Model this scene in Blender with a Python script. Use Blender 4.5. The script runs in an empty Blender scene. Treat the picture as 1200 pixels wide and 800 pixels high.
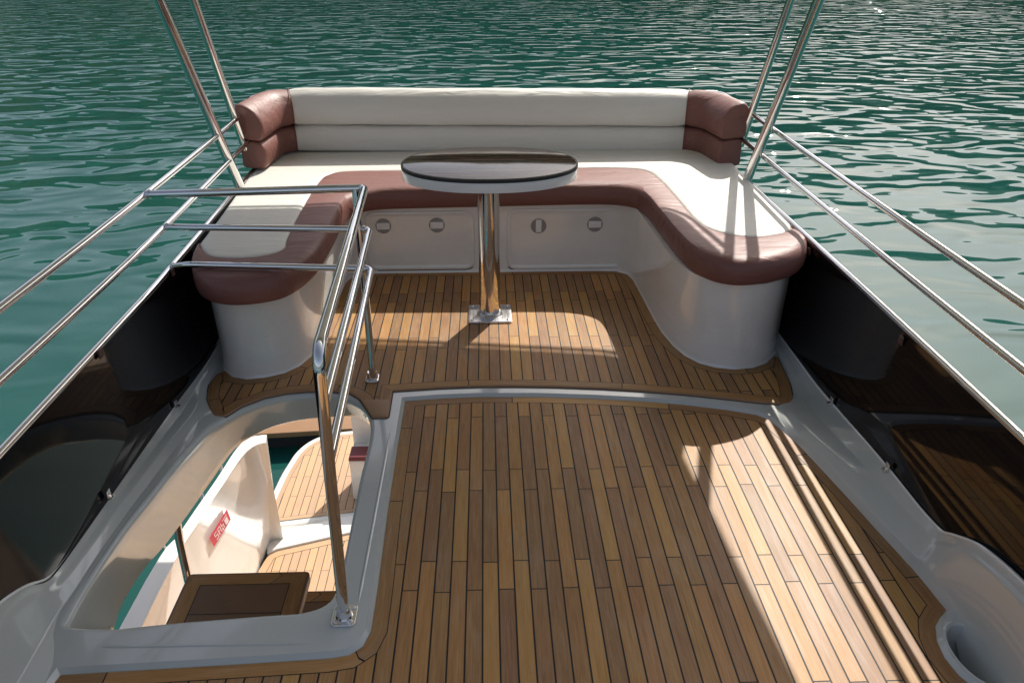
import bpy, bmesh, math, random
from mathutils import Vector, Matrix
random.seed(4)
C = bpy.data.collections.new('Scene_objects'); bpy.context.scene.collection.children.link(C)
S = bpy.context.scene
R = math.radians
# ------------------------------------------------------------------ camera
cd = bpy.data.cameras.new('camera'); cam = bpy.data.objects.new('camera', cd); S.collection.objects.link(cam)
cd.sensor_width = 36; cd.lens = 27.99; cd.clip_start = .05; cd.clip_end = 3000
cam.location = (0, 0, 1.65)
cam.rotation_euler = (R(90 - 27.12), 0, R(-1.8))
S.camera = cam
# ------------------------------------------------------------------ sky and sun
SUNV = Vector((.5, 1, 1)).normalized()
w = bpy.data.worlds.new('World'); S.world = w; w.use_nodes = True
nt = w.node_tree
sky = nt.nodes.new('ShaderNodeTexSky'); sky.sky_type = 'NISHITA'; sky.sun_disc = False
sky.sun_elevation = math.asin(SUNV.z); sky.sun_rotation = math.atan2(SUNV.x, SUNV.y)
sky.dust_density = 3.0; sky.air_density = .75; sky.ozone_density = .4
bg = nt.nodes['Background']; bg.inputs[1].default_value = .13
hs = nt.nodes.new('ShaderNodeHueSaturation'); hs.inputs['Saturation'].default_value = .68      # hazy summer sky
nt.links.new(sky.outputs[0], hs.inputs['Color']); nt.links.new(hs.outputs[0], bg.inputs[0])
sd = bpy.data.lights.new('sun', 'SUN'); sd.energy = 4.9; sd.angle = R(.5); sd.color = (1, .955, .88)
sun = bpy.data.objects.new('sun', sd); S.collection.objects.link(sun)
sun.rotation_euler = SUNV.to_track_quat('Z', 'Y').to_euler(); sun.location = (5, 10, 12)
S.view_settings.view_transform = 'Standard'; S.view_settings.look = 'None'
S.view_settings.exposure = 0.25; S.view_settings.gamma = 1
S.cycles.max_bounces = 10; S.cycles.glossy_bounces = 6

# ------------------------------------------------------------------ node helper
class NT:
    def __init__(s, name):
        s.m = bpy.data.materials.new(name); s.m.use_nodes = True; s.t = s.m.node_tree
        s.p = s.t.nodes['Principled BSDF']
    def n(s, typ, **kw):
        o = s.t.nodes.new('ShaderNode' + typ)
        for k, v in kw.items(): setattr(o, k, v)
        return o
    def put(s, sock, v):
        if hasattr(v, 'is_output'): s.t.links.new(v, sock)
        elif v is not None: sock.default_value = v
    def math(s, op, a, b=None, c=None, clamp=False):
        o = s.n('Math', operation=op); o.use_clamp = clamp
        s.put(o.inputs[0], a)
        if b is not None: s.put(o.inputs[1], b)
        if c is not None: s.put(o.inputs[2], c)
        return o.outputs[0]
    def comb(s, x, y, z=0.):
        o = s.n('CombineXYZ'); s.put(o.inputs[0], x); s.put(o.inputs[1], y); s.put(o.inputs[2], z); return o.outputs[0]
    def noise(s, v, scale, detail=3, rough=.5, dist=0.):
        o = s.n('TexNoise'); s.put(o.inputs['Vector'], v); o.inputs['Scale'].default_value = scale
        o.inputs['Detail'].default_value = detail; o.inputs['Roughness'].default_value = rough
        o.inputs['Distortion'].default_value = dist
        return o.outputs['Fac']
    def white(s, v):
        o = s.n('TexWhiteNoise', noise_dimensions='3D'); s.put(o.inputs['Vector'], v); return o
    def obj(s): return s.n('TexCoord').outputs['Object']
    def uv(s): return s.n('TexCoord').outputs['UV']
    def mapping(s, v, scale=(1, 1, 1), rot=(0, 0, 0)):
        o = s.n('Mapping'); s.put(o.inputs[0], v); o.inputs['Scale'].default_value = scale; o.inputs['Rotation'].default_value = rot
        return o.outputs[0]
    def mix(s, f, a, b, blend='MIX'):
        o = s.n('Mix', data_type='RGBA', blend_type=blend); s.put(o.inputs[0], f); s.put(o.inputs[6], a); s.put(o.inputs[7], b); return o.outputs[2]
    def ramp(s, f, stops):
        o = s.n('ValToRGB'); s.put(o.inputs[0], f); e = o.color_ramp.elements
        while len(e) < len(stops): e.new(.5)
        for i, (p, c) in enumerate(stops): e[i].position = p; e[i].color = (*c, 1) if len(c) == 3 else c
        return o.outputs[0]
    def bump(s, h, dist, strength=1.):
        o = s.n('Bump'); s.put(o.inputs['Height'], h); o.inputs['Distance'].default_value = dist; o.inputs['Strength'].default_value = strength
        s.t.links.new(o.outputs[0], s.p.inputs['Normal']); return o
    def set(s, **kw):
        for k, v in kw.items(): s.put(s.p.inputs[k.replace('_', ' ')], v)

def teak(name, pitch=.0455, x0=0., L=.45, ya=0., yb=.11, margin=False, lowdeck=False, warm=1.):
    a = NT(name)
    if margin:
        sp = a.n('SeparateXYZ'); a.put(sp.inputs[0], a.uv()); U, V = sp.outputs[0], sp.outputs[1]
        row = a.math('FLOOR', a.math('DIVIDE', a.math('ADD', U, ya), L)); fv = a.math('FRACT', a.math('DIVIDE', a.math('ADD', U, ya), L))
        idv = a.comb(3.0 + ya, row, 1.)
        c1 = a.math('GREATER_THAN', V, 1 - .055)
        c2 = a.math('LESS_THAN', a.math('MULTIPLY', fv, L), .0035)
        gx, gy = a.math('MULTIPLY', V, .05), U
    else:
        sp = a.n('SeparateXYZ'); a.put(sp.inputs[0], a.obj()); X, Y = sp.outputs[0], sp.outputs[1]
        u = a.math('DIVIDE', a.math('SUBTRACT', X, x0), pitch)
        col = a.math('FLOOR', u); fu = a.math('FRACT', u)
        par = a.math('ABSOLUTE', a.math('MODULO', col, 2.))
        yo = a.math('MULTIPLY_ADD', par, yb - ya, ya)
        # row joints wander a few millimetres from column to column
        jit = a.math('MULTIPLY', a.math('SUBTRACT', a.white(a.comb(col, 7.3, 2.)).outputs[0], .5), .012)
        yy = a.math('DIVIDE', a.math('ADD', a.math('SUBTRACT', Y, yo), jit), L)
        row = a.math('FLOOR', yy); fv = a.math('FRACT', yy)
        idv = a.comb(col, row, x0)
        e = a.math('MINIMUM', fu, a.math('SUBTRACT', 1., fu))
        c1 = a.math('LESS_THAN', e, .0024 / pitch)
        c2 = a.math('LESS_THAN', a.math('MULTIPLY', fv, L), .0036)
        gx, gy = X, Y
    ca = a.math('MAXIMUM', c1, c2)
    wn = a.white(idv); r1 = wn.outputs['Value']
    sc = a.n('SeparateColor'); a.put(sc.inputs[0], wn.outputs['Color'])
    r2, r3 = sc.outputs[0], sc.outputs[1]
    gv = a.comb(a.math('MULTIPLY_ADD', r1, 31., a.math('MULTIPLY', gx, 42.)), a.math('MULTIPLY_ADD', r2, 17., a.math('MULTIPLY', gy, 3.2)), a.math('MULTIPLY', r3, 9.))
    g1 = a.noise(gv, 1.0, 5, .62, 1.2)
    fv2 = a.comb(a.math('MULTIPLY_ADD', r2, 31., a.math('MULTIPLY', gx, 260.)), a.math('MULTIPLY', gy, 9.), 0.)
    g2 = a.noise(fv2, 1.0, 3, .6, .3)
    g3 = a.noise(a.comb(gx, gy), 2.3, 3, .6)          # weathering, wear
    t = a.math('ADD', a.math('MULTIPLY', a.math('POWER', r1, 1.3), .50), a.math('MULTIPLY', g1, .62))
    t = a.math('ADD', t, a.math('MULTIPLY', a.math('SUBTRACT', g2, .18), .62)); t = a.math('ADD', t, a.math('MULTIPLY', a.math('SUBTRACT', g3, .1), .28))
    k = 1.0
    c = a.ramp(a.math('MULTIPLY', t, .66), [(.22, (.17 * warm, .082, .038)), (.42, (.29 * warm, .155, .076)), (.60, (.41 * warm, .235, .118)), (.82, (.54 * warm, .335, .18))])
    hs = a.n('HueSaturation'); a.put(hs.inputs['Color'], c)
    a.put(hs.inputs['Hue'], a.math('MULTIPLY_ADD', r3, .010, .497)); a.put(hs.inputs['Saturation'], a.math('MULTIPLY_ADD', r2, .2, 1.04))
    c = hs.outputs[0]
    if lowdeck: c = a.mix(.55, c, (.68, .47, .31, 1))
    # faint stains
    st = a.math('GREATER_THAN', a.noise(a.comb(gx, gy), 9., 6, .7), .69)
    c = a.mix(a.math('MULTIPLY', st, .25), c, (.16, .09, .05, 1))
    dr = a.math('GREATER_THAN', a.noise(a.comb(gx, gy), 55., 3, .6), .72)
    c = a.mix(a.math('MULTIPLY', dr, .30), c, (.13, .07, .04, 1))
    sw = a.ramp(a.noise(a.comb(a.math('MULTIPLY', gx, 2.5), gy), 3.1, 5, .7), [(.50, (0, 0, 0)), (.72, (1, 1, 1))])
    c = a.mix(a.math('MULTIPLY', sw, .22), c, (.46, .38, .29, 1))
    c = a.mix(ca, c, (.012, .011, .010, 1))
    ro = a.math('MULTIPLY_ADD', g1, .22, .40)
    a.set(Base_Color=c, Roughness=a.math('ADD', ro, a.math('MULTIPLY', ca, .1)), Specular_IOR_Level=.35)
    h = a.math('SUBTRACT', a.math('MULTIPLY', g2, .25), a.math('MULTIPLY', ca, .8))
    a.bump(h, .0012, .8)
    return a.m

def simple(name, col, rough=.5, metal=0., spec=.5, coat=0., bump=None, var=0., varscale=3.):
    a = NT(name)
    c = (*col, 1)
    if var:
        n1 = a.noise(a.obj(), varscale, 5, .6)
        c = a.mix(a.math('MULTIPLY', n1, var * 2), (*col, 1), tuple(x * .62 for x in col) + (1,))
    a.set(Base_Color=c, Metallic=metal, Specular_IOR_Level=spec, Coat_Weight=coat)
    if bump:
        n2 = a.noise(a.obj(), bump[0], 3, .6); a.bump(n2, bump[1], 1.)
    rr = a.noise(a.obj(), 14., 4, .6)
    a.set(Roughness=a.math('MULTIPLY_ADD', rr, rough * .5, rough * .75))
    return a.m

M = {}
M['teak_front'] = teak('teak_front', x0=-.030, L=.452, ya=2.249, yb=2.135)
M['teak_aft'] = teak('teak_aft', x0=.270, L=.506, ya=3.73, yb=3.625)
M['teak_margin'] = teak('teak_margin', margin=True, L=.62, ya=.31)
M['teak_low'] = teak('teak_low', x0=.013, L=.60, ya=.1, yb=.38, pitch=.062, lowdeck=True)
M['teak_low_margin'] = teak('teak_low_margin', margin=True, L=2.1, ya=.4, lowdeck=True)
M['teak_step'] = teak('teak_step', x0=.02, pitch=.19, L=4., ya=.1, yb=.1)
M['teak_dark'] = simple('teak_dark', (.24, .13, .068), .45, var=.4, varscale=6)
M['teak_plain'] = simple('teak_plain', (.38, .21, .105), .45, var=.35, varscale=8)

def gelcoat(name, col, rough, sc=1.):
    a = NT(name)
    n1 = a.noise(a.mapping(a.obj(), (3, 1.2, 6)), 1.6, 6, .65)
    n2 = a.noise(a.obj(), 26., 5, .7)
    dirt = a.ramp(n1, [(.45, (0, 0, 0)), (.78, (1, 1, 1))])
    c = a.mix(a.math('MULTIPLY', dirt, .22), (*col, 1), (col[0] * .72, col[1] * .68, col[2] * .58, 1))
    sp = a.math('GREATER_THAN', n2, .735)
    c = a.mix(a.math('MULTIPLY', sp, .25), c, (.3, .27, .22, 1))
    a.set(Base_Color=c, Roughness=a.math('MULTIPLY_ADD', n1, .16, rough - .10), Specular_IOR_Level=.5, Coat_Weight=.7, Coat_Roughness=.04)
    h_ = a.math('ADD', a.noise(a.obj(), 4.5, 2, .5), a.math('MULTIPLY', a.noise(a.obj(), 220., 2, .5), .02)); a.bump(h_, .0035, .5)
    return a.m
M['gelcoat'] = gelcoat('gelcoat', (.54, .55, .51), .16)
M['gelcoat_white'] = gelcoat('gelcoat_white', (.86, .85, .81), .25)
M['gelcoat_sofa'] = gelcoat('gelcoat_sofa', (.82, .79, .73), .20)

def vinyl(name, col, rough, var):
    a = NT(name)
    v = a.n('TexVoronoi'); a.put(v.inputs['Vector'], a.obj()); v.inputs['Scale'].default_value = 420
    n1 = a.noise(a.obj(), 5., 5, .6)
    n3 = a.noise(a.mapping(a.obj(), (1.5, 5, 5)), 2.4, 3, .5, .6)
    c = a.mix(a.math('MULTIPLY', n1, var), (*col, 1), (col[0] * .7, col[1] * .68, col[2] * .63, 1))
    a.set(Base_Color=c, Roughness=a.math('MULTIPLY_ADD', n1, .18, rough), Specular_IOR_Level=.4)
    n4 = a.noise(a.mapping(a.obj(), (2.2, 7, 7)), 3.5, 4, .55, 1.2)
    h = a.math('ADD', a.math('MULTIPLY', v.outputs['Distance'], .03), a.math('ADD', n3, a.math('MULTIPLY', n4, .25)))
    a.bump(h, .014, .6)
    return a.m
M['vinyl_cream'] = vinyl('vinyl_cream', (.72, .695, .635), .42, .22)
M['vinyl_brown'] = vinyl('vinyl_brown', (.215, .090, .072), .40, .30)
M['seam'] = simple('seam', (.10, .07, .055), .7)

a = NT('steel'); n = a.noise(a.mapping(a.obj(), (1, 1, 1)), 60., 4, .6)
a.set(Base_Color=(.74, .73, .72, 1), Metallic=1., Roughness=a.math('MULTIPLY_ADD', n, .08, .045)); a.bump(a.noise(a.obj(), 9., 2, .5), .0012, .5); M['steel'] = a.m
a = NT('steel_brushed'); n = a.noise(a.mapping(a.obj(), (200, 8, 8)), 1., 4, .6)
a.set(Base_Color=(.66, .65, .64, 1), Metallic=1., Roughness=a.math('MULTIPLY_ADD', n, .25, .15)); M['steel_brushed'] = a.m
a = NT('black_acrylic'); n = a.noise(a.mapping(a.obj(), (2, 1, 3)), 3., 6, .7)
a.set(Base_Color=(.0045, .0045, .006, 1), Roughness=a.math('MULTIPLY_ADD', n, .05, .02), Specular_IOR_Level=.34)
a.bump(a.noise(a.obj(), .8, 1, .5), .0012, .3); M['black'] = a.m
M['black_edge'] = simple('black_edge', (.01, .01, .01), .35)
M['red'] = simple('red', (.62, .03, .065), .45)
M['label_white'] = simple('label_white', (.86, .70, .70), .5)
M['red_vinyl'] = vinyl('red_vinyl', (.20, .045, .05), .4, .2)
a = NT('canvas'); tr = a.n('BsdfTranslucent'); tr.inputs[0].default_value = (.80, .70, .58, 1); mx = a.n('MixShader'); mx.inputs[0].default_value = .08
a.set(Base_Color=(.66, .63, .57, 1), Roughness=.9); ou = a.t.nodes['Material Output']
a.t.links.new(a.p.outputs[0], mx.inputs[1]); a.t.links.new(tr.outputs[0], mx.inputs[2]); a.t.links.new(mx.outputs[0], ou.inputs[0]); M['canvas'] = a.m
M['dark_rubber'] = simple('dark_rubber', (.02, .02, .02), .6)
M['bronze_plastic'] = simple('bronze_plastic', (.10, .055, .045), .45)
M['latch'] = simple('latch', (.30, .29, .27), .35)
M['latch_bar'] = simple('latch_bar', (.84, .82, .78), .3)

# table veneer: dark striped wood under clear lacquer
a = NT('table_veneer')
v = a.mapping(a.obj(), (2.2, 46, 1)); n1 = a.noise(v, 1., 5, .6, .5); n2 = a.noise(a.mapping(a.obj(), (7, 210, 1)), 1., 3, .6)
c = a.ramp(a.math('MULTIPLY_ADD', n2, .45, a.math('MULTIPLY', n1, .65)), [(.32, (.010, .006, .005)), (.52, (.07, .037, .027)), (.60, (.17, .10, .075)), (.74, (.34, .25, .20))])
a.set(Base_Color=c, Roughness=.07, Specular_IOR_Level=.5); a.bump(a.math('ADD', a.math('MULTIPLY', a.noise(a.mapping(a.obj(), (3, 60, 1)), 1., 3, .6), .12), a.noise(a.obj(), 5., 2, .5)), .0016, .6); M['veneer'] = a.m

# water
a = NT('sea_water')
P = a.obj()
def wv(sc, rot, scale, det, rough=.55, dist=.0): return a.noise(a.mapping(P, sc, (0, 0, rot)), scale, det, rough, dist)
h1 = wv((.75, 1.0, 1), .18, .36, 1, .5, .3)
h2 = wv((.62, 1.0, 1), -.22, .85, 1, .40, .8)
h3 = wv((.60, 1.0, 1), .10, 2.3, 0, .5, .4)
patch = a.noise(P, .045, 2, .5)
sp = a.n('SeparateXYZ'); a.put(sp.inputs[0], P)
far = a.math('MULTIPLY', a.math('SUBTRACT', sp.outputs[1], 7.), 1 / 16., clamp=True)      # calmer water in the lee of the hull
amp = a.math('MULTIPLY_ADD', far, .85, .12)
h = a.math('ADD', a.math('MULTIPLY', h1, .22), a.math('MULTIPLY', h2, .34))
h = a.math('ADD', h, a.math('MULTIPLY', h3, .034))
h = a.math('MULTIPLY', h, a.math('MULTIPLY', amp, a.math('MULTIPLY_ADD', patch, .7, .55)))
a.bump(h, 1.0, 1.)
cc = a.mix(a.noise(P, .05, 3, .5), (.006, .058, .047, 1), (.015, .082, .068, 1))
a.set(Base_Color=cc, Roughness=.015, IOR=1.333, Specular_IOR_Level=.62); M['water'] = a.m

# ------------------------------------------------------------------ mesh helpers
def empty(name, loc, label, cat, group=None, kind=None):
    o = bpy.data.objects.new(name, None); C.objects.link(o); o.location = loc; o.empty_display_size = .2
    o['label'] = label; o['category'] = cat
    if group: o['group'] = group
    return o
def base_of(parent):
    v = Vector((0, 0, 0))
    while parent is not None: v += parent.location; parent = parent.parent
    return v
def mesh(name, verts, faces, mat, parent=None, smooth=True, uvs=None, auto=35, label=None):
    """verts in world coordinates; stored relative to the parent thing's base"""
    b = base_of(parent)
    me = bpy.data.meshes.new(name); me.from_pydata([tuple(Vector(v) - b) for v in verts], [], faces)
    bm = bmesh.new(); bm.from_mesh(me)
    if uvs is None:
        bmesh.ops.remove_doubles(bm, verts=bm.verts, dist=1e-5)
        bmesh.ops.recalc_face_normals(bm, faces=bm.faces)
    if smooth:
        for f in bm.faces: f.smooth = True
        for e in bm.edges:
            if len(e.link_faces) == 2 and e.calc_face_angle(0) > R(auto): e.smooth = False
    bm.to_mesh(me); bm.free()
    if uvs is not None:
        l = me.uv_layers.new(name='UVMap')
        for p in me.polygons:
            for li in p.loop_indices: l.data[li].uv = uvs[me.loops[li].vertex_index]
    if isinstance(mat, str): mat = M[mat]
    me.materials.append(mat)
    o = bpy.data.objects.new(name, me); C.objects.link(o)
    if parent is not None: o.parent = parent
    if label: o['label'] = label
    return o
def tag(o, label, cat, group=None, kind=None):
    if kind: o['kind'] = kind
    else:
        o['label'] = label; o['category'] = cat
        if group: o['group'] = group
    return o
class MB:
    def __init__(s): s.v = []; s.f = []
    def add(s, v, f):
        k = len(s.v); s.v += [tuple(x) for x in v]; s.f += [tuple(i + k for i in q) for q in f]; return s
    def build(s, name, mat, parent=None, **kw): return mesh(name, s.v, s.f, mat, parent, **kw)
def cat(pts, n, closed=False):
    """Catmull-Rom through points"""
    P = [Vector(p) for p in pts]; N = len(P); out = []
    segs = N if closed else N - 1
    for i in range(segs):
        if closed: a, b, c, d = P[i - 1], P[i], P[(i + 1) % N], P[(i + 2) % N]
        else: a, b, c, d = P[max(i - 1, 0)], P[i], P[i + 1], P[min(i + 2, N - 1)]
        # centripetal-ish tension
        for k in range(n):
            t = k / n; t2 = t * t; t3 = t2 * t
            out.append(.5 * ((2 * b) + (c - a) * t + (2 * a - 5 * b + 4 * c - d) * t2 + (3 * b - a - 3 * c + d) * t3))
    if not closed: out.append(P[-1])
    return out
def fillet(pts, r, n=6, closed=False):
    P = [Vector(p) for p in pts]; out = []; N = len(P)
    rs = r if isinstance(r, (list, tuple)) else [r] * N
    for i in range(N):
        if (not closed and i in (0, N - 1)) or rs[i] <= 0: out.append(P[i]); continue
        a, b, c = P[i - 1], P[i], P[(i + 1) % N]
        d1 = min(rs[i], (a - b).length * .49); d2 = min(rs[i], (c - b).length * .49)
        p1 = b + (a - b).normalized() * d1; p2 = b + (c - b).normalized() * d2
        for k in range(n + 1):
            t = k / n; out.append(p1 * (1 - t) ** 2 + b * 2 * t * (1 - t) + p2 * t * t)
    return out
def tube_geo(pts, r, seg=16, caps=True):
    P = [Vector(p) for p in pts]; v = []; f = []; N = len(P)
    rr = r if isinstance(r, (list, tuple)) else [r] * N
    T = []
    for i in range(N):
        t = (P[min(i + 1, N - 1)] - P[max(i - 1, 0)]).normalized(); T.append(t)
    up = Vector((0, 0, 1)) if abs(T[0].z) < .9 else Vector((1, 0, 0))
    x = T[0].cross(up).normalized()
    for i in range(N):
        x = (x - T[i] * x.dot(T[i])).normalized(); y = T[i].cross(x)
        for k in range(seg):
            an = 2 * math.pi * k / seg; v.append(P[i] + (x * math.cos(an) + y * math.sin(an)) * rr[i])
    for i in range(N - 1):
        for k in range(seg):
            k2 = (k + 1) % seg; f.append((i * seg + k, i * seg + k2, (i + 1) * seg + k2, (i + 1) * seg + k))
    if caps: f.append(tuple(range(seg))[::-1]); f.append(tuple((N - 1) * seg + k for k in range(seg)))
    return v, f
def tube(name, pts, r, mat, parent=None, seg=16, **kw):
    v, f = tube_geo(pts, r, seg); return mesh(name, v, f, mat, parent, **kw)
def box_geo(c, s, rz=0., bev=0., seg=2):
    bm = bmesh.new(); bmesh.ops.create_cube(bm, size=1)
    bmesh.ops.scale(bm, vec=s, verts=bm.verts)
    if bev: bmesh.ops.bevel(bm, geom=bm.edges[:], offset=bev, segments=seg, profile=.6, affect='EDGES')
    bmesh.ops.rotate(bm, cent=(0, 0, 0), matrix=Matrix.Rotation(rz, 3, 'Z'), verts=bm.verts)
    v = [x.co + Vector(c) for x in bm.verts]; f = [tuple(q.index for q in g.verts) for g in bm.faces]; bm.free(); return v, f
def box(name, c, s, mat, parent=None, rz=0., bev=0., **kw):
    v, f = box_geo(c, s, rz, bev); return mesh(name, v, f, mat, parent, **kw)
def area(p): return .5 * sum(p[i - 1][0] * p[i][1] - p[i][0] * p[i - 1][1] for i in range(len(p)))
def ccw(p): return list(p) if area(p) > 0 else list(p)[::-1]
def inset(poly, d):
    """offset closed ccw polygon inwards by d (mitre limited)"""
    N = len(poly); out = []
    for i in range(N):
        a, b, c = Vector(poly[i - 1][:2]), Vector(poly[i][:2]), Vector(poly[(i + 1) % N][:2])
        e1 = (b - a); e2 = (c - b)
        if e1.length < 1e-9 or e2.length < 1e-9: out.append(b); continue
        n1 = Vector((-e1.y, e1.x)).normalized(); n2 = Vector((-e2.y, e2.x)).normalized()
        m = n1 + n2
        if m.length < .2: m = n1
        m.normalize(); k = d / max(m.dot(n1), .45); out.append(b + m * k)
    return [tuple(o) for o in out]
def widths(poly, wmax):
    """how far each vertex of a ccw polygon may move inwards before two boards meet"""
    N = len(poly); out = []
    for i in range(N):
        a, b, c = Vector(poly[i - 1][:2]), Vector(poly[i][:2]), Vector(poly[(i + 1) % N][:2])
        t = (c - a).normalized(); n = Vector((-t.y, t.x)); best = wmax
        for k in range(N):
            if k in (i, (i - 1) % N): continue
            p, q = Vector(poly[k][:2]), Vector(poly[(k + 1) % N][:2]); e = q - p; den = n.x * e.y - n.y * e.x
            if abs(den) < 1e-9: continue
            w_ = p - b; tt = (w_.x * e.y - w_.y * e.x) / den; uu = (w_.x * n.y - w_.y * n.x) / den
            if tt > 1e-4 and 0 <= uu <= 1: best = min(best, tt * .47)
        out.append(best)
    return out
def inset_var(poly, ws):
    N = len(poly); out = []
    for i in range(N):
        out.append(inset([poly[i - 1], poly[i], poly[(i + 1) % N]], ws[i])[1])
    return out
def flat(polys, z):
    """triangulated flat sheet of first polygon minus the holes"""
    bm = bmesh.new(); es = []
    for p in polys:
        vs = [bm.verts.new((q[0], q[1], z)) for q in p]
        for i in range(len(vs)): es.append(bm.edges.new((vs[i - 1], vs[i])))
    bmesh.ops.triangle_fill(bm, use_beauty=True, use_dissolve=False, edges=es, normal=(0, 0, 1))
    bm.verts.index_update()
    v = [x.co.copy() for x in bm.verts]; f = [tuple(q.index for q in g.verts) for g in bm.faces]; bm.free(); return v, f
def ring_geo(rings, close=True):
    v = []; f = []; n = len(rings[0])
    for r in rings: v += [tuple(p) for p in r]
    for j in range(len(rings) - 1):
        for i in range(n if close else n - 1):
            k = (i + 1) % n; f.append((j * n + i, j * n + k, (j + 1) * n + k, (j + 1) * n + i))
    return v, f
def slab_geo(poly, zt, zb, bev=.006, nb=3):
    p = ccw(poly); rings = [[(q[0], q[1], zb) for q in p]]
    for k in range(nb + 1):
        an = math.pi / 2 * k / nb; q = inset(p, bev * (1 - math.cos(an))) if k else p
        rings.append([(x[0], x[1], zt - bev + bev * math.sin(an)) for x in q])
    v, f = ring_geo(rings); tv, tf = flat([[(x[0], x[1]) for x in rings[-1]]], zt)
    k = len(v); v = v + [tuple(x) for x in tv]; f = f + [tuple(i + k for i in q) for q in tf]
    return v, f
def slab(name, poly, zt, zb, mat, parent=None, bev=.006, nb=3, **kw):
    v, f = slab_geo(poly, zt, zb, bev, nb); return mesh(name, v, f, mat, parent, **kw)
def margin_strip(name, path, w, z, mat, parent, closed=False, u0=0., ws=None):
    """board following a path (left side = towards inside), uv u along, v across"""
    P = [Vector(p[:2]) for p in path]; N = len(P); v = []; uv = []; f = []; L = u0
    for i in range(N + (1 if closed else 0)):
        j = i % N
        if closed: a, c = P[j - 1], P[(j + 1) % N]
        else: a, c = P[max(j - 1, 0)], P[min(j + 1, N - 1)]
        b = P[j]
        if i: L += (P[j] - P[(i - 1) % N]).length
        e1 = (b - a) if (b - a).length > 1e-9 else (c - b); e2 = (c - b) if (c - b).length > 1e-9 else (b - a)
        n1 = Vector((-e1.y, e1.x)).normalized(); n2 = Vector((-e2.y, e2.x)).normalized(); m = (n1 + n2)
        if m.length < .2: m = n1.copy()
        m.normalize(); k = (ws[j] if ws else w) / max(m.dot(n1), .45); q = b + m * k
        v += [(b.x, b.y, z), (q.x, q.y, z)]; uv += [(L, 0), (L, 1)]
        if i: n = len(v); f.append((n - 4, n - 2, n - 1, n - 3))
    return mesh(name, v, f, mat, parent, smooth=False, uvs=uv)
def loft(name, rows, mat, parent, nu=1, **kw):
    v, f = ring_geo(rows, close=False); return mesh(name, v, f, mat, parent, **kw)
def smooth_rows(rows, n):
    """rows of points -> catmull along both directions"""
    cols = list(zip(*rows)); cols = [cat(c, n) for c in cols]; rows = [list(r) for r in zip(*cols)]
    out = []
    for r in rows:                                  # support points keep every moulded edge crisp
        q = [r[0]]
        for i in range(1, len(r) - 1):
            a_, b_, c_ = r[i - 1], r[i], r[i + 1]
            d1 = min(.35, .005 / max(1e-5, (a_ - b_).length)); d2 = min(.35, .005 / max(1e-5, (c_ - b_).length))
            p1, p2 = b_.lerp(a_, d1), b_.lerp(c_, d2); q += [p1, (p1 + p2 + b_ * 2) / 4, p2]
        q.append(r[-1]); out.append(q)
    return out

# ================================================================== SETTING
v, f = flat([[(-900, -900), (900, -900), (900, 900), (-900, 900)]], -3.6)
o = mesh('water', v, f, 'water', None, smooth=False); o['kind'] = 'structure'
# wooded hillside on the far shore
a = NT('hillside_woods')
n1 = a.noise(a.obj(), .09, 6, .65); c = a.ramp(n1, [(.35, (.014, .032, .014)), (.55, (.035, .065, .026)), (.75, (.085, .10, .055))])
a.set(Base_Color=c, Roughness=.9, Specular_IOR_Level=.1); M['hill'] = a.m
rows = []
for i in range(160):
    th = R(-100 + 200 * i / 159)
    hh = 74 - 12 * min(1, max(0, (th - R(4)) / R(16))) + 9 * math.sin(th * 5.1 + 1) + 5 * math.sin(th * 13) + 3 * math.sin(th * 31 + 2) - 12 * max(0, -math.sin(th) - .1)
    row = []
    for j in range(22):
        t = j / 21; rr = 190 + 130 * t
        z = -3.6 + (hh + 4) * math.sin(min(1, t * 1.15) * math.pi / 2) + (random.uniform(-1.6, 1.6) if j else 0)
        row.append((rr * math.sin(th) + random.uniform(-1, 1), rr * math.cos(th) + random.uniform(-1, 1), z))
    rows.append(row)
o = loft('hillside', rows, 'hill', None); o['kind'] = 'structure'

# ================================================================== YACHT (decks, mouldings, hull)
K = .988                                            # aft deck stands 20 mm proud
def sc(l): return [(x * K, y * K) for x, y in l]
yacht = empty('yacht', (0, 0, 0), 'motor yacht with teak planked upper deck, grey white mouldings and black side panels', 'boat')
ZB = .012
# ---- hatch outline (counter-clockwise)
hl = [(-1.128, 1.60), (-1.10, 1.562), (-.866, 1.586), (-.60, 1.606), (-.52, 1.612), (-.462, 1.640), (-.441, 1.70), (-.441, 1.85), (-.447, 2.195), (-.445, 2.44),
      (-.462, 2.575), (-.50, 2.66), (-.56, 2.72), (-.64, 2.755), (-.772, 2.752), (-.87, 2.715), (-.95, 2.66), (-1.01, 2.575), (-1.045, 2.48), (-1.075, 2.30), (-1.098, 2.12), (-1.122, 1.94), (-1.13, 1.757)]
hatch = [(p.x, p.y) for p in cat([(x, y, 0) for x, y in hl], 4, closed=True)]
hb = [(-1.15, 1.80, -.22), (-1.125, 1.74, -.22), (-.866, 1.70, -.20), (-.62, 1.69, -.19), (-.50, 1.68, -.18), (-.445, 1.70, -.17), (-.43, 1.76, -.15), (-.43, 1.9, -.15), (-.435, 2.2, -.12), (-.435, 2.45, -.11),
      (-.45, 2.58, -.10), (-.485, 2.70, -.10), (-.55, 2.765, -.10), (-.64, 2.77, -.10), (-.772, 2.765, -.11), (-.87, 2.74, -.12), (-.955, 2.72, -.15), (-1.03, 2.68, -.19), (-1.085, 2.54, -.235), (-1.12, 2.40, -.26), (-1.155, 2.22, -.27), (-1.175, 2.06, -.25), (-1.17, 1.90, -.23)]
hbot = cat(hb, 4, closed=True)
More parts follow.
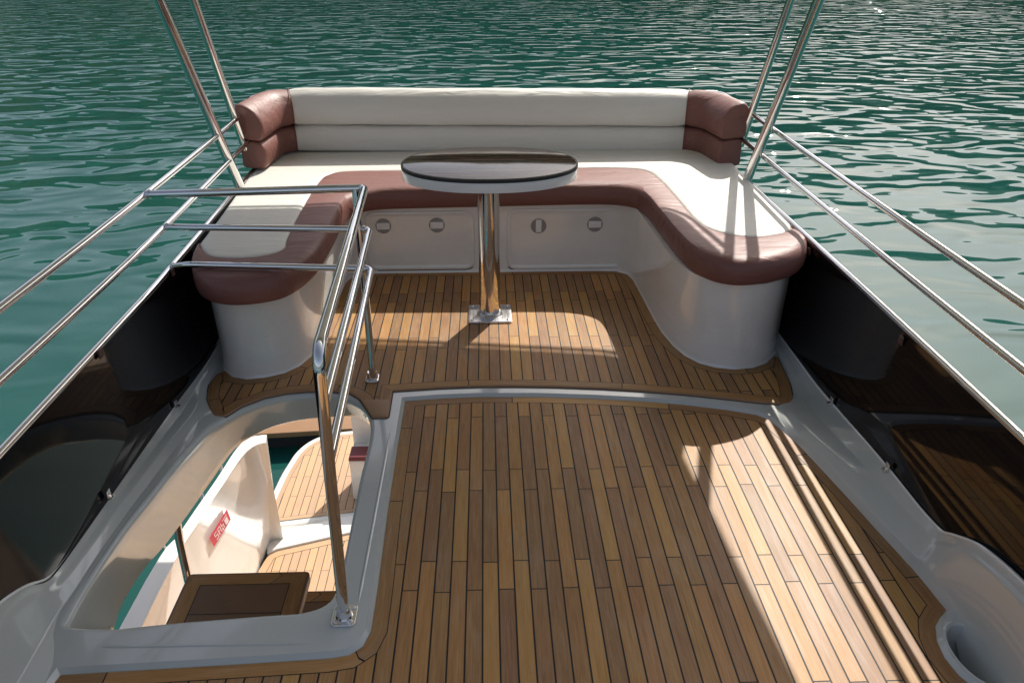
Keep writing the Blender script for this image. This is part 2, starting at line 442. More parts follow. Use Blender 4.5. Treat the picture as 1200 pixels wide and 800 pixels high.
def hz(x, y):                                       # the flange rises slightly into the left coaming
    t = min(1, max(0, (-.98 - x) / .12)) * min(1, max(0, (y - 1.47) / .12)) * min(1, max(0, (2.75 - y) / .2)); return ZB + .020 * t * t * (3 - 2 * t)
# ---- forward teak field
tf = [(-.338, 2.713), (-.20, 2.729), (-.051, 2.736), (.20, 2.728), (.425, 2.706), (.60, 2.682), (.755, 2.653), (.92, 2.608), (1.025, 2.568), (1.062, 2.53), (1.085, 2.46), (1.118, 2.35), (1.144, 2.229), (1.17, 2.086), (1.194, 1.919), (1.218, 1.78), (1.232, 1.66), (1.240, 1.57),
      (1.215, 1.55), (1.182, 1.515), (1.160, 1.465), (1.152, 1.41), (1.160, 1.355), (1.185, 1.305), (1.215, 1.275), (1.240, 1.25), (1.245, 1.1), (1.245, .5), (1.24, -.9), (-1.10, -.9), (-1.10, 1.0), (-1.10, 1.32), (-1.085, 1.427), (-.90, 1.435), (-.605, 1.448), (-.42, 1.457), (-.372, 1.466), (-.340, 1.494), (-.325, 1.545), (-.326, 1.7), (-.333, 2.0), (-.337, 2.4)]
tfr = ccw(tf)
def dens(p, m=.06):
    out = []
    for i in range(len(p)):
        a, b = Vector(p[i]), Vector(p[(i + 1) % len(p)]); n = max(1, int((b - a).length / m))
        for k in range(n): out.append(tuple(a.lerp(b, k / n)))
    return out
# ---- aft teak slab
ta = sc([(-.397, 2.800), (-.20, 2.819), (-.051, 2.825), (.10, 2.822), (.263, 2.812), (.45, 2.793), (.607, 2.770), (.78, 2.738), (.937, 2.699), (1.06, 2.667), (1.144, 2.650), (1.185, 2.656), (1.212, 2.70), (1.236, 2.80), (1.250, 2.92), (1.262, 3.04), (1.245, 3.05),
      (1.189, 2.983), (1.12, 2.945), (1.038, 2.934), (.965, 2.952), (.905, 2.992), (.86, 3.06), (.829, 3.154), (.805, 3.29), (.795, 3.42), (.785, 3.70), (.775, 3.93), (.755, 4.01), (.70, 4.055), (.60, 4.06), (0, 4.06), (-.60, 4.06), (-.69, 4.055), (-.745, 4.01), (-.765, 3.93), (-.772, 3.6), (-.776, 3.25), (-.79, 3.10), (-.82, 3.02), (-.87, 2.962), (-.94, 2.926), (-1.012, 2.915), (-1.075, 2.935), (-1.12, 2.99), (-1.150, 2.97), (-1.160, 2.88), (-1.135, 2.76),
      (-1.078, 2.645), (-1.060, 2.630), (-1.020, 2.630), (-.98, 2.70), (-.904, 2.764), (-.82, 2.797), (-.742, 2.808), (-.65, 2.806), (-.567, 2.786), (-.525, 2.745), (-.497, 2.69), (-.462, 2.615), (-.455, 2.602), (-.40, 2.602), (-.394, 2.61)])
tar = ccw(ta)
# ---- gelcoat deck plate with hatch and teak recess
outer = [(-1.12, -1.), (-1.12, 1.45), (-1.135, 1.55)]
hout = inset(ccw(hatch), -.018)
tout = inset(dens(tfr), -.014)
plate = [(-1.16, -1.0), (1.262, -1.0), (1.275, 3.06), (1.30, 3.4), (1.34, 5.0), (-1.25, 5.0), (-1.19, 3.4), (-1.17, 3.06), (-1.155, 2.6), (-1.155, 2.2), (-1.16, 1.6)]
poc = [(1.232 + .070 * .82 * math.cos(2 * math.pi * i / 40), 1.412 + .070 * 1.42 * math.sin(2 * math.pi * i / 40)) for i in range(40)]
v, f = flat([dens(plate, .12), hout, tout, poc], ZB)
# drain pocket and coaming cover the rest
for i in range(len(v)):
    x, y, z = v[i]
    v[i] = (x, y, hz(x, y) if x < -.9 and y < 2.9 else z)
mb = MB(); mb.add(v, f)
tin = dens(tfr)
for d, zz in ((0, 0),): pass
rr = []
for k in range(5):
    t = k / 4; an = t * math.pi / 2
    q = inset(dens(tfr), -.014 * (1 - math.sin(an)))
    rr.append([(x[0], x[1], -.004 + (ZB + .004) * (1 - t) ** 1.6) for x in q])
v, f = ring_geo(rr); mb.add(v, f)
hc = ccw(hatch)
# order hbot like hatch
hb2 = [tuple(p) for p in hbot]
if area(hatch) < 0: hb2 = hb2[::-1]
ringsH = [[(x[0], x[1], hz(*x)) for x in inset(hc, -.018)]]
for k in range(1, 6):
    an = math.pi / 2 * k / 5
    q = inset(hc, -.018 * (1 - math.sin(an)))
    ringsH.append([(x[0], x[1], hz(*x) + .000 - .018 * (1 - math.cos(an))) for x in q])
last = ringsH[-1]
for k in range(1, 7):
    t = k / 6; ringsH.append([tuple(Vector(a_).lerp(Vector(b_), t)) for a_, b_ in zip(last, hb2)])
# rounded lower return
ringsH.append([tuple(Vector(b_) + Vector((0, 0, -.015)) + (Vector((b_[0] + .78, b_[1] - 2.2, 0)).normalized() * .02)) for b_ in hb2])
v, f = ring_geo(ringsH); mb.add(v, f)
mb.build('deck_moulding', 'gelcoat', yacht)
# raised bead round the hatch flange, as moulded
tube('moulded_bead', [(-.372, y, ZB - .003) for y in (1.58, 1.7, 1.9, 2.1, 2.3, 2.45, 2.56)], [.001, .006, .006, .006, .006, .005, .001], 'gelcoat', yacht, seg=10)
tube('moulded_bead', [(x, 1.497 - (x + .4) * .01, ZB - .003) for x in (-.42, -.55, -.8, -.98, -1.06)], [.001, .006, .006, .006, .001], 'gelcoat', yacht, seg=10)
# ---- teak sheets
W = .043
v, f = flat([inset(dens(tfr), W * .98)], .0); mesh('teak_deck', v, f, 'teak_front', yacht, smooth=False)
margin_strip('margin_board', dens(tfr), W, .0005, 'teak_margin', yacht, closed=True)
mb = MB(); t2 = dens(tar)
rr = [[(x[0], x[1], ZB - .004) for x in inset(t2, .003)]]
for k in range(4):
    an = math.pi / 2 * k / 3; q = inset(t2, .006 * (1 - math.cos(an))); rr.append([(x[0], x[1], .014 + .006 * math.sin(an)) for x in q])
v, f = ring_geo(rr); mb.add(v, f); v, f = flat([inset(t2, .004)], .0186); mb.add(v, f); mb.build('deck_edge', 'teak_plain', yacht)
q = inset(t2, .006); wq = widths(q, W); margin_strip('margin_board', q, W, .0204, 'teak_margin', yacht, closed=True, ws=wq)
v, f = flat([inset_var(q, [x * .98 for x in wq])], .0199); mesh('teak_deck', v, f, 'teak_aft', yacht, smooth=False)
slab('board_end', [(x * K, y * K) for x, y in ((-.459, 2.612), (-.400, 2.612), (-.401, 2.70), (-.4035, 2.73), (-.512, 2.73), (-.494, 2.692))], .0208, .013, 'teak_plain', yacht, bev=.001)
rr = [[(x[0], x[1], ZB + .0012) for x in inset(t2, -.004)], [(x[0], x[1], ZB + .0012) for x in inset(t2, .01)]]
v, f = ring_geo(rr); mesh('caulk_line', v, f, 'dark_rubber', yacht, smooth=False)

# ---- right-hand coaming
rows = [
 [(1.285, 3.4, 0.012), (1.288, 3.4, 0.018), (1.293, 3.4, 0.024), (1.299, 3.4, 0.027), (1.305, 3.4, 0.038), (1.319, 3.4, 0.041), (1.335, 3.4, -0.002)],
 [(1.262, 3.02, 0.012), (1.270, 3.02, 0.018), (1.280, 3.02, 0.024), (1.292, 3.02, 0.027), (1.305, 3.02, 0.038), (1.319, 3.02, 0.041), (1.335, 3.02, -0.002)],
 [(1.245, 2.85, 0.012), (1.255, 2.85, 0.017), (1.268, 2.85, 0.022), (1.286, 2.85, 0.026), (1.305, 2.85, 0.038), (1.319, 2.85, 0.041), (1.335, 2.85, -0.002)],
 [(1.205, 2.7, 0.012), (1.218, 2.7, 0.014), (1.232, 2.7, 0.016), (1.268, 2.7, 0.022), (1.305, 2.7, 0.040), (1.319, 2.7, 0.043), (1.335, 2.7, 0.000)],
 [(1.110, 2.6, 0.012), (1.140, 2.6, 0.020), (1.170, 2.6, 0.024), (1.237, 2.6, 0.030), (1.305, 2.6, 0.046), (1.319, 2.6, 0.049), (1.335, 2.6, 0.006)],
 [(1.085, 2.5, 0.000), (1.108, 2.5, 0.026), (1.145, 2.5, 0.036), (1.225, 2.5, 0.040), (1.305, 2.5, 0.054), (1.319, 2.5, 0.057), (1.335, 2.5, 0.014)],
 [(1.112, 2.36, -0.004), (1.128, 2.36, 0.028), (1.163, 2.36, 0.042), (1.234, 2.36, 0.048), (1.305, 2.36, 0.064), (1.319, 2.36, 0.067), (1.335, 2.36, 0.024)],
 [(1.142, 2.2, -0.004), (1.158, 2.2, 0.030), (1.200, 2.2, 0.047), (1.252, 2.2, 0.055), (1.305, 2.2, 0.076), (1.319, 2.2, 0.079), (1.335, 2.2, 0.036)],
 [(1.168, 2.05, -0.004), (1.182, 2.05, 0.031), (1.228, 2.05, 0.050), (1.266, 2.05, 0.060), (1.305, 2.05, 0.083), (1.319, 2.05, 0.086), (1.335, 2.05, 0.043)],
 [(1.192, 1.9, -0.004), (1.205, 1.9, 0.032), (1.256, 1.9, 0.055), (1.280, 1.9, 0.064), (1.305, 1.9, 0.087), (1.319, 1.9, 0.090), (1.335, 1.9, 0.047)],
 [(1.210, 1.8, -0.004), (1.224, 1.8, 0.033), (1.272, 1.8, 0.062), (1.288, 1.8, 0.072), (1.305, 1.8, 0.096), (1.319, 1.8, 0.099), (1.335, 1.8, 0.056)],
 [(1.216, 1.76, -0.004), (1.231, 1.76, 0.034), (1.283, 1.76, 0.072), (1.294, 1.76, 0.082), (1.305, 1.76, 0.106), (1.319, 1.76, 0.109), (1.335, 1.76, 0.066)],
 [(1.222, 1.73, -0.004), (1.238, 1.73, 0.034), (1.287, 1.73, 0.090), (1.296, 1.73, 0.100), (1.305, 1.73, 0.125), (1.319, 1.73, 0.128), (1.335, 1.73, 0.085)],
 [(1.227, 1.69, -0.004), (1.244, 1.69, 0.034), (1.288, 1.69, 0.118), (1.296, 1.69, 0.127), (1.305, 1.69, 0.148), (1.319, 1.69, 0.151), (1.335, 1.69, 0.108)],
 [(1.231, 1.65, -0.004), (1.248, 1.65, 0.034), (1.288, 1.65, 0.140), (1.296, 1.65, 0.149), (1.305, 1.65, 0.170), (1.319, 1.65, 0.173), (1.335, 1.65, 0.130)],
 [(1.235, 1.6, -0.004), (1.252, 1.6, 0.034), (1.288, 1.6, 0.162), (1.296, 1.6, 0.170), (1.305, 1.6, 0.190), (1.319, 1.6, 0.193), (1.335, 1.6, 0.150)],
 [(1.237, 1.51, -0.030), (1.256, 1.51, 0.030), (1.288, 1.51, 0.184), (1.296, 1.51, 0.191), (1.305, 1.51, 0.211), (1.319, 1.51, 0.214), (1.335, 1.51, 0.171)],
 [(1.238, 1.42, -0.090), (1.258, 1.42, 0.030), (1.288, 1.42, 0.196), (1.296, 1.42, 0.204), (1.305, 1.42, 0.224), (1.319, 1.42, 0.227), (1.335, 1.42, 0.184)],
 [(1.238, 1.33, -0.060), (1.258, 1.33, 0.030), (1.288, 1.33, 0.200), (1.296, 1.33, 0.209), (1.305, 1.33, 0.231), (1.319, 1.33, 0.234), (1.335, 1.33, 0.191)],
 [(1.236, 1.2, -0.004), (1.258, 1.2, 0.030), (1.288, 1.2, 0.205), (1.296, 1.2, 0.213), (1.305, 1.2, 0.235), (1.319, 1.2, 0.238), (1.335, 1.2, 0.195)],
 [(1.236, 0.6, -0.004), (1.258, 0.6, 0.030), (1.288, 0.6, 0.205), (1.296, 0.6, 0.214), (1.305, 0.6, 0.236), (1.319, 0.6, 0.239), (1.335, 0.6, 0.196)],
 [(1.236, -0.9, -0.004), (1.258, -0.9, 0.030), (1.288, -0.9, 0.205), (1.296, -0.9, 0.214), (1.305, -0.9, 0.236), (1.319, -0.9, 0.239), (1.335, -0.9, 0.196)]]
rows = smooth_rows(rows, 6)
loft('coaming', rows, 'gelcoat', yacht)
# drain pocket
mb = MB(); rg = []
pc = (1.232, 1.412)
for k, (r_, z_) in enumerate([(.078, ZB + .0005), (.072, ZB + .003), (.067, ZB - .002), (.063, -.012), (.060, -.05), (.055, -.12), (.045, -.14), (.02, -.145)]):
    rg.append([(pc[0] + r_ * .82 * math.cos(a_), pc[1] + r_ * 1.42 * math.sin(a_), z_) for a_ in [2 * math.pi * i / 40 for i in range(40)]])
v, f = ring_geo(rg); mb.add(v, f); mb.add([tuple(p) for p in rg[-1]], [tuple(range(40))])
mb.build('drain_pocket', 'gelcoat', yacht)
# ---- left-hand coaming: rolls over from the hatch lip to the panel edge
rows = [
 [(-1.165, 3.45, 0.012), (-1.172, 3.45, 0.018), (-1.180, 3.45, 0.024), (-1.195, 3.45, 0.026), (-1.210, 3.45, 0.036), (-1.224, 3.45, 0.039), (-1.240, 3.45, -0.004)],
 [(-1.158, 3.05, 0.012), (-1.165, 3.05, 0.018), (-1.174, 3.05, 0.024), (-1.192, 3.05, 0.026), (-1.210, 3.05, 0.036), (-1.224, 3.05, 0.039), (-1.240, 3.05, -0.004)],
 [(-1.150, 2.86, 0.012), (-1.158, 2.86, 0.018), (-1.168, 2.86, 0.026), (-1.189, 2.86, 0.030), (-1.210, 2.86, 0.042), (-1.224, 2.86, 0.045), (-1.240, 2.86, 0.002)],
 [(-1.118, 2.74, 0.012), (-1.132, 2.74, 0.018), (-1.150, 2.74, 0.028), (-1.180, 2.74, 0.033), (-1.210, 2.74, 0.048), (-1.224, 2.74, 0.051), (-1.240, 2.74, 0.008)],
 [(-1.062, 2.6, 0.014), (-1.088, 2.6, 0.022), (-1.125, 2.6, 0.036), (-1.167, 2.6, 0.040), (-1.210, 2.6, 0.053), (-1.224, 2.6, 0.056), (-1.240, 2.6, 0.013)],
 [(-1.078, 2.4, 0.030), (-1.104, 2.4, 0.026), (-1.138, 2.4, 0.046), (-1.174, 2.4, 0.049), (-1.210, 2.4, 0.060), (-1.224, 2.4, 0.063), (-1.240, 2.4, 0.020)],
 [(-1.100, 2.2, 0.032), (-1.124, 2.2, 0.027), (-1.154, 2.2, 0.050), (-1.182, 2.2, 0.054), (-1.210, 2.2, 0.066), (-1.224, 2.2, 0.069), (-1.240, 2.2, 0.026)],
 [(-1.126, 2.0, 0.033), (-1.144, 2.0, 0.028), (-1.168, 2.0, 0.054), (-1.189, 2.0, 0.059), (-1.210, 2.0, 0.073), (-1.224, 2.0, 0.076), (-1.240, 2.0, 0.033)],
 [(-1.140, 1.8, 0.033), (-1.156, 1.8, 0.028), (-1.176, 1.8, 0.058), (-1.193, 1.8, 0.064), (-1.210, 1.8, 0.080), (-1.224, 1.8, 0.083), (-1.240, 1.8, 0.040)],
 [(-1.142, 1.7, 0.031), (-1.159, 1.7, 0.028), (-1.180, 1.7, 0.062), (-1.195, 1.7, 0.069), (-1.210, 1.7, 0.087), (-1.224, 1.7, 0.090), (-1.240, 1.7, 0.047)],
 [(-1.142, 1.66, 0.030), (-1.162, 1.66, 0.028), (-1.184, 1.66, 0.068), (-1.197, 1.66, 0.076), (-1.210, 1.66, 0.098), (-1.224, 1.66, 0.101), (-1.240, 1.66, 0.058)],
 [(-1.141, 1.63, 0.028), (-1.164, 1.63, 0.030), (-1.190, 1.63, 0.080), (-1.200, 1.63, 0.091), (-1.210, 1.63, 0.116), (-1.224, 1.63, 0.119), (-1.240, 1.63, 0.076)],
 [(-1.139, 1.59, 0.020), (-1.166, 1.59, 0.032), (-1.193, 1.59, 0.104), (-1.202, 1.59, 0.115), (-1.210, 1.59, 0.142), (-1.224, 1.59, 0.145), (-1.240, 1.59, 0.102)],
 [(-1.132, 1.54, 0.014), (-1.165, 1.54, 0.034), (-1.194, 1.54, 0.128), (-1.202, 1.54, 0.139), (-1.210, 1.54, 0.166), (-1.224, 1.54, 0.169), (-1.240, 1.54, 0.126)],
 [(-1.115, 1.47, 0.012), (-1.160, 1.47, 0.036), (-1.194, 1.47, 0.148), (-1.202, 1.47, 0.161), (-1.210, 1.47, 0.190), (-1.224, 1.47, 0.193), (-1.240, 1.47, 0.150)],
 [(-1.105, 1.38, 0.012), (-1.155, 1.38, 0.036), (-1.194, 1.38, 0.160), (-1.202, 1.38, 0.174), (-1.210, 1.38, 0.205), (-1.224, 1.38, 0.208), (-1.240, 1.38, 0.165)],
 [(-1.105, 1.3, 0.012), (-1.155, 1.3, 0.036), (-1.194, 1.3, 0.165), (-1.202, 1.3, 0.179), (-1.210, 1.3, 0.210), (-1.224, 1.3, 0.213), (-1.240, 1.3, 0.170)],
 [(-1.105, 1.2, 0.012), (-1.155, 1.2, 0.036), (-1.194, 1.2, 0.165), (-1.202, 1.2, 0.179), (-1.210, 1.2, 0.210), (-1.224, 1.2, 0.213), (-1.240, 1.2, 0.170)],
 [(-1.105, 1.0, 0.012), (-1.155, 1.0, 0.036), (-1.194, 1.0, 0.165), (-1.202, 1.0, 0.179), (-1.210, 1.0, 0.210), (-1.224, 1.0, 0.213), (-1.240, 1.0, 0.170)],
 [(-1.105, 0.4, 0.012), (-1.155, 0.4, 0.036), (-1.194, 0.4, 0.165), (-1.202, 0.4, 0.179), (-1.210, 0.4, 0.210), (-1.224, 0.4, 0.213), (-1.240, 0.4, 0.170)],
 [(-1.105, -0.9, 0.012), (-1.155, -0.9, 0.036), (-1.194, -0.9, 0.165), (-1.202, -0.9, 0.179), (-1.210, -0.9, 0.210), (-1.224, -0.9, 0.213), (-1.240, -0.9, 0.170)]]
rows = smooth_rows(rows, 6)
loft('coaming', rows, 'gelcoat', yacht)
# ---- black side panels from coaming edge up to the lower rail
RAILZ = dict(top=.781, mid=.640, low=.498)
Rx = dict(top=1.408, mid=1.389, low=1.365); Lx = dict(top=-1.278, mid=-1.247, low=-1.255)
def railpts(side, lvl):
    x = (Rx if side > 0 else Lx)[lvl]; z = RAILZ[lvl] - (.027 if side < 0 and lvl == 'low' else 0)
    if side > 0:
        d = {'top': [(x - .00, 2.6), (x + .03, 4.40), (x + .03, 4.75)], 'mid': [(x, 2.6), (x + .02, 4.4), (x + .02, 4.75)], 'low': [(x, 2.6), (x - .01, 4.0), (x - .01, 5.0)]}[lvl]
        return [(x + .005, -.6, z), (x, 1.2, z)] + [(a_, b_, z) for a_, b_ in d]
    d = {'top': [(x, 2.8), (x - .04, 4.35), (x - .05, 4.75)], 'mid': [(x, 2.8), (x - .05, 4.3), (x - .06, 4.75)], 'low': [(x, 2.6), (x - .010, 3.1), (x - .050, 4.30), (x - .055, 5.0)]}[lvl]
    return [(x, -.6, z), (x, 1.2, z)] + [(a_, b_, z) for a_, b_ in d]
for side in (1, -1):
    low = cat(railpts(side, 'low'), 14)
    bot = {1: [(-.6, 1.306), (3.2, 1.306), (5.0, 1.318)], -1: [(-.6, -1.200), (3.0, -1.200), (5.0, -1.25)]}[side]
    def bx(y):
        for (y0, x0), (y1, x1) in zip(bot, bot[1:]):
            if y <= y1: return x0 + (x1 - x0) * max(0, (y - y0)) / (y1 - y0)
        return bot[-1][1]
    rows = []
    ys = [-.6 + 5.55 * i / 110 for i in range(111)]
    def lx(y):
        for p, q in zip(low, low[1:]):
            if p.y <= y <= q.y: return p.x + (q.x - p.x) * (y - p.y) / max(1e-6, q.y - p.y)
        return low[-1].x
    for y in ys:
        b_, t_ = bx(y), lx(y) - side * .012
        hb_ = .030; zt_ = .493 - (.027 if side < 0 else 0)
        row = []
        for k in range(7):
            t = k / 6; bow = 0
            row.append((b_ + (t_ - b_) * t + bow, y, hb_ + (zt_ - hb_) * t))
        # outer skin
        row += [(t_ + side * .010, y, zt_ + .002), (t_ + side * .02, y, zt_ - .02), (b_ + side * .06, y, .05), (b_ + side * .02, y, -.25)]
        rows.append(row)
    p = loft('side_panel', rows, 'black', yacht)
    for y in {1: (2.56, 2.10), -1: (2.62, 2.03)}[side]:
        mb = MB()
        x = bx(y) - side * .012
        zc_ = .050 + .035 * max(0, min(1, (2.6 - y) / .6))
        v, f = box_geo((x, y, zc_), (.016, .022, .008), bev=.002); mb.add(v, f)
        v, f = box_geo((x + side * .006, y, zc_ + .012), (.005, .022, .030), bev=.002); mb.add(v, f)
        mb.build('clip', 'steel', p)
    for y in {1: (3.1, 2.28), -1: (2.95, 2.27)}[side]:
        v, f = box_geo((lx(y) - side * .020, y, .466), (.006, .024, .030), bev=.002); mesh('clip', v, f, 'bronze_plastic', p)

# pale tube added where black panels meet moulding, imitating a bright edge highlight
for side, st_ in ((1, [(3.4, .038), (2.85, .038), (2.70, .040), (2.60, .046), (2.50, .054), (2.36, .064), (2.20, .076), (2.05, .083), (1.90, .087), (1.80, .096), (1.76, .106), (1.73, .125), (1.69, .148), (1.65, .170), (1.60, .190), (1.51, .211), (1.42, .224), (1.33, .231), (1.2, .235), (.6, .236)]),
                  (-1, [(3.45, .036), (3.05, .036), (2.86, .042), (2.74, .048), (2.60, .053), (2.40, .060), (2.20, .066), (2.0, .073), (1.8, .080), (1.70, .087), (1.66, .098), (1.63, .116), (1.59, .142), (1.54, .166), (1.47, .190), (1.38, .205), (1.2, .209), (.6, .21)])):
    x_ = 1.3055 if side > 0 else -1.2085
    tube('edge_highlight_bead', cat([(x_ + .004 * side * (z_ - .04) / .2, y_, z_ + .002) for y_, z_ in st_], 3), .0042, 'gelcoat_white', yacht, seg=8)
# ---- lower hull, cockpit and swim platform, seen through the hatch
ZS = -2.6
wall = [[(-1.79, -1.0, -1.50), (-1.80, 3.04, -1.50), (-1.766, 3.83, -1.50), (-1.722, 4.22, -1.50), (-1.682, 4.52, -1.50), (-1.625, 4.635, -1.50), (-1.565, 4.66, -1.50)],
        [(-1.80, -1.0, -1.53), (-1.81, 3.04, -1.53), (-1.774, 3.83, -1.53), (-1.732, 4.22, -1.53), (-1.692, 4.54, -1.53), (-1.632, 4.66, -1.53), (-1.572, 4.685, -1.53)],
        [(-1.81, -1.0, -2.05), (-1.81, 3.04, -2.05), (-1.785, 3.90, -2.05), (-1.752, 4.36, -2.05), (-1.715, 4.68, -2.05), (-1.672, 4.84, -2.05), (-1.642, 4.88, -2.05)],
        [(-1.80, -1.0, ZS - .02), (-1.79, 3.04, ZS - .02), (-1.775, 4.00, ZS - .02), (-1.77, 4.50, ZS - .02), (-1.755, 4.78, ZS - .02), (-1.735, 4.98, ZS - .02), (-1.718, 5.07, ZS - .02)]]
capo = [(-1.89, -1.0, -1.50), (-1.907, 3.03, -1.50), (-1.845, 3.75, -1.50), (-1.785, 4.25, -1.50), (-1.748, 4.60, -1.50), (-1.69, 4.73, -1.50), (-1.585, 4.76, -1.50)]
capd = [(x - .03, y + .02, -1.56) for x, y, z in capo]
hulb = [(x - .10, y * 1.02 + .25, -3.9) for x, y, z in capo]
rows = [cat(r, 6) for r in ([hulb, capd, capo] + wall)]
mb = MB(); v, f = ring_geo(rows, close=False); mb.add(v, f)
# aft end of the bulwark
e = [r[-1] for r in rows[1:]]; mb.add(e, [tuple(range(len(e)))])
mb.build('bulwark', 'gelcoat_white', yacht, auto=25)
rows = [[(-x + .1, y, z) for x, y, z in r] for r in ([hulb, capd, capo] + wall)]
rows = [cat(r, 6) for r in rows]; v, f = ring_geo(rows, close=False); mesh('bulwark', v, f, 'gelcoat_white', yacht, auto=25)
# sole
so = [(-1.767, -1.000), (1.869, -1.000), (1.869, 4.872), (-0.680, 5.053), (-1.133, 4.957), (-1.666, 4.759), (-1.745, 4.645)]
so = [(-1.773, -1.000), (1.869, -1.000), (1.869, 5.098), (-0.680, 5.098), (-1.178, 4.957), (-1.666, 4.798), (-1.728, 4.747), (-1.756, 4.589)]
v, f = flat([inset(ccw(dens(so, .2)), .06)], ZS); mesh('cockpit_floor', v, f, 'teak_low', yacht, smooth=False)
margin_strip('margin_board', ccw(dens(so, .2)), .062, ZS + .0008, 'teak_low_margin', yacht, closed=True)
# white threshold between sole and swim platform
th = [(-1.733, 4.759), (-1.666, 4.804), (-1.178, 4.963), (-0.680, 5.121), (1.926, 5.121), (1.926, 5.438), (-0.680, 5.325), (-1.178, 5.189), (-1.700, 5.019), (-1.813, 5.053)]
slab('threshold', ccw(th), ZS + .018, ZS - .5, 'gelcoat_white', yacht, bev=.012)
pl = [(-1.875, 5.098), (-1.178, 5.212), (-0.680, 5.325), (1.926, 5.416), (1.926, 6.481), (0.000, 6.571), (-1.303, 6.526), (-1.564, 6.481), (-1.722, 6.367), (-1.818, 6.186), (-1.875, 5.835), (-1.898, 5.438)]
plc = ccw([(p.x, p.y) for p in fillet([(x, y, 0) for x, y in pl], .10, 5, closed=True)])
slab('swim_platform', plc, ZS - .03, ZS - .22, 'gelcoat_white', yacht, bev=.02)
pin = inset(plc, .065)
v, f = flat([inset(pin, .04)], ZS - .024); mesh('platform_teak', v, f, 'teak_low', yacht, smooth=False)
margin_strip('margin_board', pin, .042, ZS - .0235, 'teak_low_margin', yacht, closed=True)
tube('rubbing_strake', [(x, y, ZS - .10) for x, y in inset(plc, -.004)] + [(inset(plc, -.004)[0][0], inset(plc, -.004)[0][1], ZS - .10)], .028, 'steel_brushed', yacht, seg=10)
# transom below
mb = MB(); v, f = box_geo((.02, 4.98, -3.4), (3.5, .3, 1.4), bev=.03); mb.add(v, f); mb.build('transom', 'gelcoat_white', yacht)
# red sticker on the bulwark
def wallx(y, z): return -1.762 + (y - 3.9) * .078
stp = [(4.19, -1.70), (4.222, -1.81), (3.935, -1.79), (3.90, -1.688)]
st = mesh('warning_sticker', [(wallx(y, z) + .004, y, z) for y, z in stp], [(0, 1, 2, 3)], 'red', yacht, smooth=False, label='red sticker with white marks')
A, B, D = Vector(stp[3]), Vector(stp[0]) - Vector(stp[3]), Vector(stp[2]) - Vector(stp[3])
mb = MB()
def mark(u0, v0, u1, v1):
    q = []
    for u, w_ in ((u0, v0), (u1, v0), (u1, v1), (u0, v1)):
        p = A + B * u + D * w_; q.append((wallx(p.x, p.y) + .010, p.x, p.y))
    mb.add(q, [(0, 1, 2, 3)])
for m_ in [(.16, .16, .30, .24), (.16, .16, .19, .5), (.16, .42, .30, .50), (.27, .42, .30, .80), (.16, .72, .30, .80), (.34, .16, .37, .80), (.34, .16, .48, .24), (.45, .16, .48, .8), (.34, .45, .48, .52), (.52, .16, .55, .5), (.52, .42, .66, .50), (.60, .42, .63, .80), (.63, .14, .88, .22), (.70, .32, .86, .84), (.52, .60, .56, .84)]:
    mark(*m_)
mb.build('white_marks', 'label_white', st, smooth=False)

# ================================================================== SOFA
sofa = empty('corner_sofa', (.03, 3.9, .02), 'U shaped cream vinyl sofa with brown bolster edge on white moulded base', 'sofa')
foot = sc([(1.30, 5.06), (1.295, 3.40), (1.292, 3.22), (1.262, 3.08), (1.189, 2.987), (1.12, 2.948), (1.038, 2.936), (.965, 2.954), (.905, 2.994), (.86, 3.062), (.829, 3.156), (.805, 3.29), (.796, 3.42), (.786, 3.70), (.777, 3.92), (.757, 4.00), (.70, 4.050), (.60, 4.058), (-.60, 4.058), (-.69, 4.052), (-.745, 4.00), (-.766, 3.93), (-.773, 3.6), (-.777, 3.25), (-.79, 3.10), (-.82, 3.02), (-.87, 2.962), (-.94, 2.927), (-1.012, 2.916), (-1.075, 2.938), (-1.125, 2.995), (-1.15, 3.07), (-1.165, 3.25), (-1.20, 5.06)])
ft = ccw(foot)
mb = MB()
rg = [[(x, y, .019) for x, y in inset(ft, -.007)], [(x, y, .024) for x, y in inset(ft, -.003)], [(x, y, .034) for x, y in ft], [(x, y, .20) for x, y in inset(ft, -.002)], [(x, y, .405) for x, y in inset(ft, -.008)]]
v, f = ring_geo(rg); mb.add(v, f); v, f = flat([[(p[0], p[1]) for p in rg[-1]]], .405); mb.add(v, f)
mb.build('seat_base', 'gelcoat_sofa', sofa)
